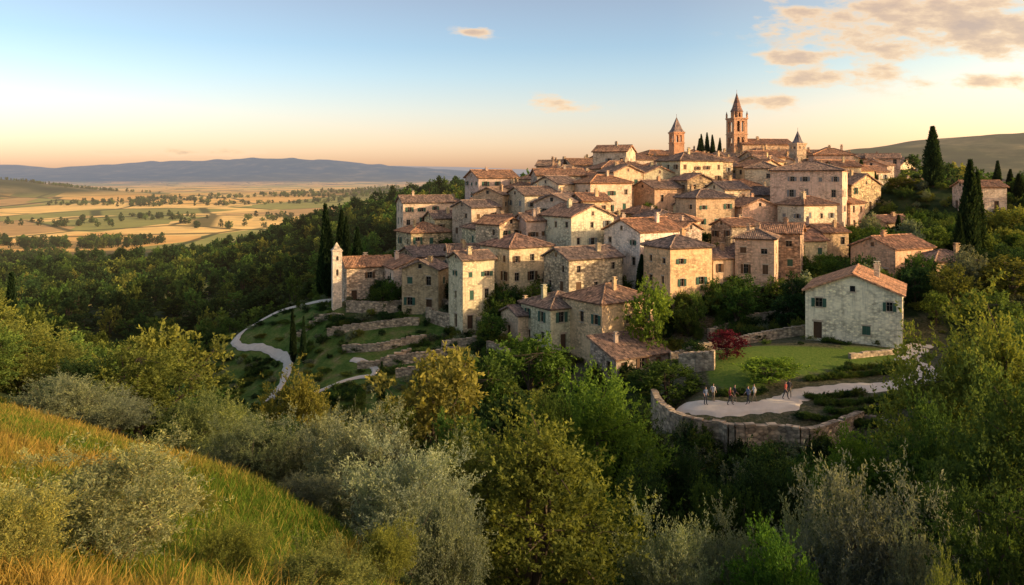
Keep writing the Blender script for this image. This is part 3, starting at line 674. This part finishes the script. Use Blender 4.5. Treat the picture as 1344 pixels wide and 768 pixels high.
PF=[make_tree('tree_far_%d'%i,40+i,8,3.5,.06,42,4,5,(.80,.52),.9,.4,.4,.35,.45,[0,.3,.15][i]) for i in range(3)]
PP=[make_tree('pine_far',50,9,2.3,.06,44,4,5,(.75,.42),.8,.6,.3,.2,.45,.75)]
PB=[make_tree('bush_%d'%i,60+i,2,1.4,.02,36,7,8,(.19,.10),.45,.5,.15,.35,.3,0,True) for i in range(3)]
PC=[make_cypress('cypress_a',80),make_cypress('cypress_b',81,12,1.25)]
GREEN=(.062,.105,.027);YEL=(.145,.16,.04);OLV=(.155,.18,.12);DARK=(.032,.058,.023);MID=(.092,.128,.033)
def put(name,proto,x_,y_,z_,sx_,sz_,col,rot=None,parent=None):
    o=D.objects.new(name,proto[0]); sc.collection.objects.link(o); o.location=(x_,y_,z_-.05); o.rotation_euler=(random.uniform(-.04,.04),random.uniform(-.04,.04),random.uniform(0,6.28) if rot is None else rot)
    o.scale=(sx_,sx_,sz_); v=random.uniform(.88,1.12); o.color=(col[0]*v,col[1]*v,col[2]*v,1)
    if parent: o.parent=parent
    return o
TREES=[]
def tree(px,top,d,wpx,protos,col,name='broadleaf_tree',minh=1.0):
    x_=bx(px,d); g=h1(x_,d); zt=zz(top,d); h=max(zt-g,minh); pr=random.choice(protos); R=wpx/F*d/2
    TREES.append((x_,d,R*.7)); put(name,pr,x_,d,g,R/pr[2],h/pr[1],col)
T=tree
T(150,592,10.2,240,[PO[0]],(.18,.195,.10),'olive_tree'); T(12,635,8.2,160,[PO[1]],(.19,.19,.06),'olive_bush'); T(305,688,12.5,100,PO,YEL,'olive_bush'); T(430,725,11.5,150,PO,(.14,.17,.06),'olive_bush'); T(-90,560,12,160,PO,YEL,'olive_bush')
T(85,490,38,110,PO,(.16,.18,.11),'olive_tree'); T(255,640,19,50,PO,YEL,'olive_bush',.5)
T(690,528,29,262,[PN[0]],(.135,.165,.04)); T(600,570,33,140,[PO[1]],(.14,.165,.08),'olive_tree')
T(535,592,25,175,PO,(.18,.205,.145),'olive_tree'); T(475,552,31,165,PO,(.17,.195,.13),'olive_tree'); T(405,553,35,140,PO,OLV,'olive_tree'); T(330,552,34,130,PO,(.14,.165,.09),'olive_tree'); T(590,650,22,120,PO,OLV,'olive_tree'); T(505,690,20,80,PO,YEL,'olive_bush');T(400,625,27,90,PO,OLV,'olive_bush',.6); T(300,585,33,80,PO,OLV,'olive_bush',.6)
T(268,515,42,120,[PO[1]],(.14,.16,.06),'olive_tree'); T(185,456,50,160,PN,(.135,.16,.04)); T(150,515,42,100,PO,OLV,'olive_tree'); T(30,425,50,130,PN,(.15,.16,.042)); T(225,425,95,110,PM,YEL); T(-40,380,60,120,PN,YEL); T(100,440,75,90,PM,MID); T(10,395,80,100,PM,MID)
T(393,478,66,105,[PN[0]],(.165,.165,.04)); T(450,552,52,70,PO,OLV,'olive_tree'); T(335,545,58,60,PN,DARK)
T(572,458,80,135,PM,(.165,.155,.045)); T(520,530,72,60,PM,MID); T(635,465,92,90,PM,GREEN); T(695,436,99,90,PM,(.085,.145,.03)); T(660,510,70,110,PM,DARK); T(610,540,58,90,PN,GREEN)
T(775,486,62,175,[PN[1]],(.105,.175,.032)); T(720,520,56,90,PN,GREEN); T(875,478,84,90,PM,GREEN); T(840,530,66,80,PN,DARK); T(850,372,106,62,PM,(.15,.20,.035)); T(1010,468,82,80,PM,(.13,.20,.032)); T(955,434,91,48,PM,(.12,.022,.03),'burgundy_smoke_bush')
T(1130,563,52,115,PN,(.11,.185,.032)); T(1000,590,48,170,PN,DARK); T(905,585,60,80,PN,DARK); T(945,630,46,110,PN,GREEN); T(1060,615,50,100,PN,GREEN); T(850,610,50,120,PN,DARK); T(1190,590,50,90,PN,GREEN)
T(1135,628,30,210,[PO[0]],(.165,.19,.15),'olive_tree'); T(1060,660,32,130,PO,OLV,'olive_tree'); T(870,688,29,130,PO,OLV,'olive_tree'); T(1020,690,28,120,PN,(.08,.15,.028)); T(950,695,32,130,PO,OLV,'olive_tree'); T(1200,690,28,120,PO,OLV,'olive_tree');T(820,650,36,100,PN,GREEN); T(1290,700,24,90,PO,OLV,'olive_tree')
T(1285,385,42,215,[PN[0]],(.13,.15,.036)); T(1330,470,33,200,[PN[1]],(.09,.125,.034)); T(1235,520,38,110,[PN[2]],GREEN); T(1330,640,22,160,PN,GREEN); T(1262,742,17,90,PO,YEL,'olive_bush'); T(1235,625,30,110,PN,DARK); T(1400,380,50,200,PN,MID)
T(585,318,158,70,PM,GREEN); T(905,279,172,40,PM,GREEN); T(1045,284,158,55,PM,GREEN); T(965,340,132,34,PM,YEL); T(1130,218,205,30,PM,DARK); T(1152,252,190,40,PM,DARK); T(1185,232,185,50,PM,YEL); T(1240,252,185,40,PM,MID)
T(1252,350,106,58,PM,YEL); T(1228,378,103,36,PM,MID); T(1330,340,108,90,PM,YEL); T(1300,380,96,70,PM,MID); T(1305,282,160,60,PM,MID); T(1215,278,165,50,PM,GREEN); T(1340,270,150,70,PM,YEL); T(1160,305,140,34,PM,GREEN); T(1118,350,126,36,PM,MID); T(1100,335,138,40,PM,GREEN)
T(658,290,178,20,PC,DARK,'cypress_tree'); T(950,218,212,40,PM,DARK)
for px,top,d,w in [(432,268,150,20),(446,276,152,18),(456,284,149,15),(470,298,153,17),(422,300,158,14),(1225,166,180,24),(1270,210,128,30),(1283,226,131,20),(1258,280,126,15),(1308,211,190,13),(1325,222,186,14),(1338,228,180,15),(1130,210,205,14),(916,182,238,8),(922,176,238,9),(929,174,239,9),(936,177,238,9),(943,181,239,8),(840,334,124,15),(10,358,92,26),(72,426,72,28),(60,468,66,20),(1296,238,170,14),(500,474,100,11),(385,405,128,9),(398,415,126,8),(1110,268,180,12),(1180,282,148,12),(1240,298,140,14),(590,298,178,10),(1075,345,135,10),(1148,225,200,12)]:
    T(px,top,d,w,PC,(.028,.048,.021),'cypress_tree')
OC=np.array(OCC)
def clear(x_,y_,r): return np.all(np.hypot(OC[:,0]-x_,OC[:,1]-y_)>OC[:,2]+r)
def clearT(x_,y_,k=.8): return all((x_-a)**2+(y_-b)**2>(c*k+.8)**2 for a,b,c in TREES)
def toplim(p): return float(np.interp(p,[-350,0,100,200,280,350,450,560,640,760,860,1000,1150,1230,1344,1700],[380,425,470,485,535,555,565,520,500,520,575,605,605,500,440,380]))
cols=[GREEN,MID,MID,DARK,DARK,GREEN,YEL,GREEN,OLV]
e_val=empty('valley_forest'); e_far=empty('distant_forest'); e_shr=empty('hillside_shrubs'); e_vt=empty('village_trees'); e_rav=empty('ravine_trees')
n_=0
for i in range(1500):
    d=math.sqrt(random.uniform(42**2,160**2)); p=random.uniform(-200,1550); x_,y_=bx(p,d),d
    X1,Y1=np.array([x_]),np.array([y_])
    if inpoly(X1,Y1,TERR)[0] or invill(X1,Y1)[0]: continue
    if x_<xb(y_)+3 and y_<46: continue
    if 250<p<640 and d>96: continue
    if 640<=p<960 and d>98: continue
    if p>1090 and d>100 and random.random()<.35: continue
    if pathdist(X1,Y1)[0]<2.5 or not clear(x_,y_,2) or not clearT(x_,y_): continue
    h=random.uniform(4,7.5) if d<100 else random.uniform(4,7); g=h1(x_,y_)
    if d<108: h=min(h,zz(toplim(p),d)-g)
    if h<1.5: continue
    c_=random.choice(cols)
    pr=random.choice((PO if (c_ is OLV or c_ is YEL) else PN) if d<56 else PM); R=random.uniform(1.8,3.2); TREES.append((x_,y_,R*.9))
    put('tree',pr,x_,y_,g,R/pr[2],h/pr[1],c_,parent=e_rav); n_+=1
print('ravine',n_)
for i in range(2200):
    d=math.sqrt(random.uniform(155**2,430**2)); p=random.uniform(-200,1500); x_,y_=bx(p,d),d
    if 480<p<1190 and d<262: continue
    if p>600 and random.random()<.5: continue
    if d<185 and 250<p<520 and random.random()<.85: continue
    if inpoly(np.array([x_]),np.array([y_]),MEAD2)[0] and random.random()<.93: continue
    if not clear(x_,y_,3): continue
    pn=random.random()<.3
    pr=random.choice(PM if d<190 else (PP if pn else PF)); R=random.uniform(2.4,5)*(.6 if pn else 1); h=random.uniform(4.5,10)
    put('tree',pr,x_,y_,h1(x_,y_),R/pr[2],h/pr[1],DARK if pn else random.choice([GREEN,MID,DARK,DARK,GREEN,YEL]),parent=e_val)
xs=[]
for i in range(4800):
    d=math.sqrt(random.uniform(420**2,1120**2)); p=random.uniform(-120,1350); xs.append((bx(p,d),d))
for i in range(1100):
    d=math.sqrt(random.uniform(1200**2,3500**2)); p=random.uniform(-100,720); x0,y0=bx(p,d),d
    if vn(x0,y0,350,21)>.68 and vn(x0,y0,120,22)>.4:
        for k in range(4): xs.append((x0+random.gauss(0,30),y0+random.gauss(0,10)))
xs=np.array(xs); hz=H(xs[:,0],xs[:,1]); md=inpoly(xs[:,0],xs[:,1],MEAD)
for (x_,y_),g,mm in zip(xs,hz,md):
    if mm and random.random()<.97: continue
    if y_>780 and y_<1250 and vn(x_,y_,120,31)>.42: continue
    pn=random.random()<.45
    pr=random.choice(PP if pn else PF); R=random.uniform(3.5,6.5)*(.6 if pn else 1); h=random.uniform(6,12)*(1.2 if pn else 1)
    put('tree',pr,x_,y_,g,R/pr[2],h/pr[1],DARK if pn else random.choice([GREEN,MID,DARK,DARK,GREEN]),parent=e_far)
n_=0
for i in range(6000):
    d=math.sqrt(random.uniform(66**2,250**2)); p=random.uniform(230,1420); x_,y_=bx(p,d),d; X1,Y1=np.array([x_]),np.array([y_])
    it=inpoly(X1,Y1,TERR)[0]; hill=250<p<620 and 92<d<170
    if it and (inpoly(X1,Y1,LAWN)[0] or random.random()<.7): continue
    pd=pathdist(X1,Y1)[0]
    if pd<(1.0 if hill else 1.8) or not clear(x_,y_,-.3): continue
    if it and 960<p<1230 and y_<80: continue
    if hill and vn(x_,y_,8,51)>.52 and random.random()<.75: continue
    pr=random.choice(PB); R=random.uniform(.6,1.7); h=random.uniform(.7,2.2)
    if it: R*=.6;h*=.4
    if hill: R*=.75;h*=.4 if pd<6 else .7
    put('shrub',pr,x_,y_,h1(x_,y_),R/pr[2],h/pr[1],random.choice([GREEN,MID,DARK,OLV,DARK,YEL]),parent=e_shr); n_+=1
for i in range(700):
    p=random.uniform(250,620); d=random.uniform(95,165); x_,y_=bx(p,d),d
    if pathdist(np.array([x_]),np.array([y_]))[0]<1.0 or not clear(x_,y_,0) or vn(x_,y_,11,61)<.45: continue
    pr=random.choice(PB); put('shrub',pr,x_,y_,h1(x_,y_),random.uniform(.4,.9),random.uniform(.25,.7),random.choice([GREEN,MID,DARK,OLV,DARK]),parent=e_shr); n_+=1
print('shrubs',n_)
for k in range(90):
    p=random.uniform(862,1240); d=random.uniform(66.5,69) if p>930 else random.uniform(68,72); x_=bx(p,d); pr=random.choice(PB)
    put('shrub',pr,x_,d,h1(x_,d),random.uniform(.7,1.2),random.uniform(.5,1.4),random.choice([GREEN,MID,DARK,DARK,OLV]),parent=e_shr)
for i in range(900):
    d=random.uniform(112,255); p=random.uniform(np.interp(d,VD,VL),np.interp(d,VD,VR)); x_,y_=bx(p,d),d
    if not clear(x_,y_,.1): continue
    pr=random.choice(PM); R=random.uniform(1.2,2.4); h=random.uniform(3,6)
    put('tree',pr,x_,y_,h1(x_,y_),R/pr[2],h/pr[1],random.choice([GREEN,MID,DARK]),parent=e_vt)
e_g=empty('garden_hedges')
for a,b,n in [((1060,77.2),(1130,78.2),16),((1075,75.6),(1190,76.5),26),((1090,74),(1190,74.6),22),((1060,83),(1120,84),15),((1120,84),(1190,85.5),18),((1100,86),(1180,88),18),((1000,83),(1030,85),8),((1050,73),(1150,72.4),24),((940,78.4),(1000,78.6),14),((1085,99),(1110,97.4),6),((1150,97),(1190,97.5),8)]:
    for k in range(n):
        t=k/(n-1); d=a[1]+(b[1]-a[1])*t; x_=bx(a[0],a[1])*(1-t)+bx(b[0],b[1])*t+random.uniform(-.15,.15); pr=random.choice(PB)
        put('hedge_plant',pr,x_,d,h1(x_,d),random.uniform(.3,.45),random.uniform(.22,.42),random.choice([GREEN,DARK,MID]),parent=e_g)

# ---------------------------------------------------------------- meadow grass blades
rs=np.random.RandomState(5); n=380000
yy=4+rs.uniform(0,1,n)**1.25*38; xx=rs.uniform(-1,.2,n)*(.85*yy+4)
k=(xx<xb(yy)+rs.normal(size=n)*.6)&(xx>-.75*yy-3); xx=xx[k];yy=yy[k];n=len(xx); zg=H(xx,yy)
tall=vn(xx,yy,2.2,71)*.6+vn(xx,yy,.7,73)*.4; gold=np.clip(ss(.55,.85,vn(xx,yy,3.5,72))*.5+ss(-6,-14,xx)*.68*ss(.3,.65,vn(xx,yy,2.5,75))+(rs.uniform(0,1,n)<.10)*.5+ss(10.5,7.5,yy)*.35,0,1)
hb=(.08+.26*tall)*rs.uniform(.6,1.4,n)*(1+gold*.8); wd=(.010+.0010*yy)*rs.uniform(.7,1.3,n)
a=rs.uniform(0,6.28,n); sd=np.stack([np.cos(a),np.sin(a),0*a],1); ln_=rs.normal(size=(n,3))*.32; ln_[:,2]=0
p0=np.stack([xx,yy,zg-.03],1); up=np.array([0,0,1.])
mid=p0+up*hb[:,None]*.55+ln_*hb[:,None]*.35; tip=p0+up*hb[:,None]+ln_*hb[:,None]*1.1
V=np.stack([p0-sd*wd[:,None]*.5,p0+sd*wd[:,None]*.5,mid+sd*wd[:,None]*.4,mid-sd*wd[:,None]*.4,tip-sd*wd[:,None]*.12,tip+sd*wd[:,None]*.12],1).reshape(-1,3)
b=(np.arange(n)*6)[:,None]; Q=np.concatenate([b+np.array([0,1,2,3]),b+np.array([3,2,5,4])])
mG,nt=newmat('grass_blades'); ta=N(nt,'ShaderNodeAttribute',attribute_name='tone'); ga=N(nt,'ShaderNodeAttribute',attribute_name='gold')
c1=ramp(nt,ta.outputs['Fac'],[(0,(.07,.13,.014)),(1,(.18,.26,.035))]); c2=ramp(nt,ta.outputs['Fac'],[(0,(.36,.24,.045)),(1,(.60,.39,.10))]); c=mixc(nt,ga.outputs['Fac'],c1,c2)
dd=N(nt,'ShaderNodeBsdfDiffuse');L(nt,c,dd.inputs[0]);tt=N(nt,'ShaderNodeBsdfTranslucent');L(nt,c,tt.inputs[0]);mx=N(nt,'ShaderNodeMixShader');mx.inputs[0].default_value=.45;L(nt,dd.outputs[0],mx.inputs[1]);L(nt,tt.outputs[0],mx.inputs[2])
out(nt,mx.outputs[0])
me=quadmesh('meadow_grass',V,Q,attrs={'tone':np.repeat(rs.uniform(0,1,n),6),'gold':np.repeat(gold,6)},mats=[mG]); go=D.objects.new('meadow_grass',me); sc.collection.objects.link(go)

# ---------------------------------------------------------------- people
M_SKIN=simple('skin',(.45,.28,.20)); M_HAIR=simple('hair',(.05,.035,.02))
def person(px,d,rot,shirt,trous,stride=.25,arm=.2,hgt=1.72):
    x_=bx(px,d); z_=h1(x_,d)+.10; e=empty('person',(x_,d,z_),rot); s=hgt/1.75
    J={'pel':(0,0,.95),'bel':(0,0,1.1),'che':(0,-.02,1.32),'nk':(0,-.01,1.5),'hd0':(0,-.02,1.58),'hd1':(0,-.03,1.67),'hd2':(0,-.01,1.74)}
    R={'pel':(.15,.11),'bel':(.13,.10),'che':(.17,.11),'nk':(.055,.055),'hd0':(.075,.085),'hd1':(.08,.10),'hd2':(.06,.07)}
    E=[('pel','bel'),('bel','che'),('che','nk'),('nk','hd0'),('hd0','hd1'),('hd1','hd2')]
    for sg,t in ((1,'l'),(-1,'r')):
        st=stride*sg
        J.update({'hip'+t:(.09*sg,0,.88),'kn'+t:(.10*sg,-.5*st-.03,.5),'an'+t:(.10*sg,-st+.02,.09),'to'+t:(.11*sg,-st-.15,.04),
                  'sh'+t:(.19*sg,0,1.42),'el'+t:(.25*sg,.3*st+.02,1.15),'wr'+t:(.26*sg,st*.6-arm*.6,.93),'ha'+t:(.26*sg,st*.7-arm*.75,.85)})
        R.update({'hip'+t:(.09,.09),'kn'+t:(.06,.06),'an'+t:(.04,.045),'to'+t:(.04,.03),'sh'+t:(.06,.06),'el'+t:(.042,.042),'wr'+t:(.03,.03),'ha'+t:(.025,.035)})
        E+=[('pel','hip'+t),('hip'+t,'kn'+t),('kn'+t,'an'+t),('an'+t,'to'+t),('che','sh'+t),('sh'+t,'el'+t),('el'+t,'wr'+t),('wr'+t,'ha'+t)]
    ks=list(J); me=D.meshes.new('b'); me.from_pydata([tuple(c*s for c in J[k]) for k in ks],[(ks.index(a),ks.index(b)) for a,b in E],[])
    ob=D.objects.new('tmp',me); sc.collection.objects.link(ob); ob.modifiers.new('s','SKIN'); sd=ob.modifiers.new('u','SUBSURF'); sd.levels=1
    for i,k_ in enumerate(ks): me.skin_vertices[0].data[i].radius=tuple(r*s for r in R[k_])
    me.skin_vertices[0].data[0].use_root=True
    C.view_layer.update(); ev=ob.evaluated_get(C.evaluated_depsgraph_get()); m2=D.meshes.new_from_object(ev); D.objects.remove(ob)
    m2.materials.clear()
    for mt in (M_SKIN,shirt,trous,M_HAIR): m2.materials.append(mt)
    for p in m2.polygons:
        c=p.center/s; p.use_smooth=True
        if c.z>1.53: p.material_index=3 if (c.z>1.69 or c.y>.02) else 0
        elif c.z>1.49 or (abs(c.x)>.2 and c.z<1.12): p.material_index=0
        elif c.z>.95: p.material_index=1
        elif c.z>.08: p.material_index=2
        else: p.material_index=3
    b=D.objects.new('body',m2); sc.collection.objects.link(b); b.parent=e
sh=[simple('shirt_blue',(.12,.16,.25)),simple('shirt_white',(.6,.58,.55)),simple('shirt_red',(.35,.08,.06)),simple('shirt_dark',(.05,.05,.06))]; tr=[simple('trousers_dark',(.04,.045,.06)),simple('trousers_tan',(.25,.2,.14))]
for i,(px,d,r) in enumerate([(926,75.6,.5),(936,76.2,2.4),(958,75.3,1.4),(964,75.9,1.7),(982,75.4,-1.2),(990,75.9,-1.5),(1031,76.6,.8),(1036,77.3,3)]): person(px,d,r,sh[i%4],tr[i%2],.05 if i<2 else .25)

# ---------------------------------------------------------------- sky, sun, camera
EL,AZ=16,106
w=D.worlds.new('World'); sc.world=w; w.use_nodes=True; nt=w.node_tree; nt.nodes.clear()
w.cycles.sampling_method='NONE'
sky=N(nt,'ShaderNodeTexSky',sky_type='NISHITA'); sky.sun_disc=False; sky.sun_elevation=math.radians(EL); sky.sun_rotation=math.radians(AZ); sky.air_density=1.0; sky.dust_density=1.6; sky.ozone_density=1.2; sky.altitude=300
tc=N(nt,'ShaderNodeTexCoord'); s=N(nt,'ShaderNodeSeparateXYZ'); L(nt,tc.outputs['Generated'],s.inputs[0])
grade=ramp(nt,s.outputs[2],[(0.0,(1.95,1.22,1.12)),(.04,(1.95,1.42,1.30)),(.08,(1.8,1.48,1.42)),(.125,(1.5,1.46,1.48)),(.16,(1.32,1.36,1.42)),(.22,(1.45,1.26,1.24)),(.6,(1.9,1.5,1.3))])
skc=mixc(nt,1,sky.outputs[0],grade,'MULTIPLY')
yc=math_(nt,'MAXIMUM',s.outputs[1],.05); U=math_(nt,'DIVIDE',s.outputs[0],yc); Vv=math_(nt,'DIVIDE',s.outputs[2],yc)
cb=N(nt,'ShaderNodeCombineXYZ'); L(nt,math_(nt,'MULTIPLY',U,10),cb.inputs[0]); L(nt,math_(nt,'MULTIPLY',Vv,27),cb.inputs[1])
nn=noise(nt,cb.outputs[0],1.0,7,.62)
mask=None
for px,py,sx_,sy_,am in [(1030,22,60,22,1.05),(1160,48,110,38,1.2),(1110,98,110,18,1.0),(1320,30,110,60,1.3),(1050,76,55,13,.95),(1270,105,130,16,.95),(1015,133,75,11,1.0),(625,42,28,7,1.2),(733,138,42,12,1.15),(1190,5,110,20,1.0),(250,200,170,6,.6)]:
    u0=(px-CX)/F;v0=(HY-py)/F
    a=math_(nt,'POWER',math_(nt,'MULTIPLY',math_(nt,'SUBTRACT',U,u0),F/sx_),2); b=math_(nt,'POWER',math_(nt,'MULTIPLY',math_(nt,'SUBTRACT',Vv,v0),F/sy_),2)
    g=math_(nt,'MULTIPLY',math_(nt,'EXPONENT',math_(nt,'MULTIPLY',math_(nt,'ADD',a,b),-1)),am)
    mask=g if mask is None else math_(nt,'MAXIMUM',mask,g)
n2_=math_(nt,'MULTIPLY',math_(nt,'SUBTRACT',nn,.5),3.3)
dn=math_(nt,'SUBTRACT',math_(nt,'ADD',n2_,math_(nt,'MULTIPLY',mask,.8)),.30)
cf=math_(nt,'MULTIPLY',dn,2.4,clamp=True); cf=math_(nt,'MULTIPLY',cf,math_(nt,'MINIMUM',math_(nt,'MULTIPLY',mask,2.5),.85))
core=ramp(nt,dn,[(0,(7.0,5.4,3.7)),(.35,(6.9,4.9,3.0)),(.65,(5.2,3.6,2.4)),(1.0,(4.1,2.9,2.2))])
glow=N(nt,'ShaderNodeMapRange'); glow.inputs[1].default_value=.2; glow.inputs[2].default_value=.72; L(nt,U,glow.inputs[0])
skc=mixc(nt,glow.outputs[0],skc,mixc(nt,1,skc,(1.65,1.35,1.05),'MULTIPLY'))
col=mixc(nt,cf,skc,core)
bg=N(nt,'ShaderNodeBackground'); L(nt,col,bg.inputs[0]); bg.inputs[1].default_value=.15
o=N(nt,'ShaderNodeOutputWorld'); L(nt,bg.outputs[0],o.inputs[0])
sl=D.lights.new('sun','SUN'); sl.energy=5.0; sl.angle=math.radians(.5); sl.color=(1,.73,.41); so=D.objects.new('sun',sl); sc.collection.objects.link(so)
dv=Vector((math.sin(math.radians(AZ))*math.cos(math.radians(EL)),math.cos(math.radians(AZ))*math.cos(math.radians(EL)),math.sin(math.radians(EL)))); so.rotation_euler=dv.to_track_quat('Z','Y').to_euler(); so.location=dv*300
cam=D.cameras.new('camera'); co=D.objects.new('camera',cam); sc.collection.objects.link(co); sc.camera=co
cam.sensor_width=36; cam.lens=F/1344*36; cam.shift_y=(HY-384)/1344; co.location=(0,0,0); co.rotation_euler=(math.radians(90),0,0); cam.clip_start=.3; cam.clip_end=90000
sc.view_settings.view_transform='Standard'; sc.view_settings.look='None'; sc.view_settings.exposure=0
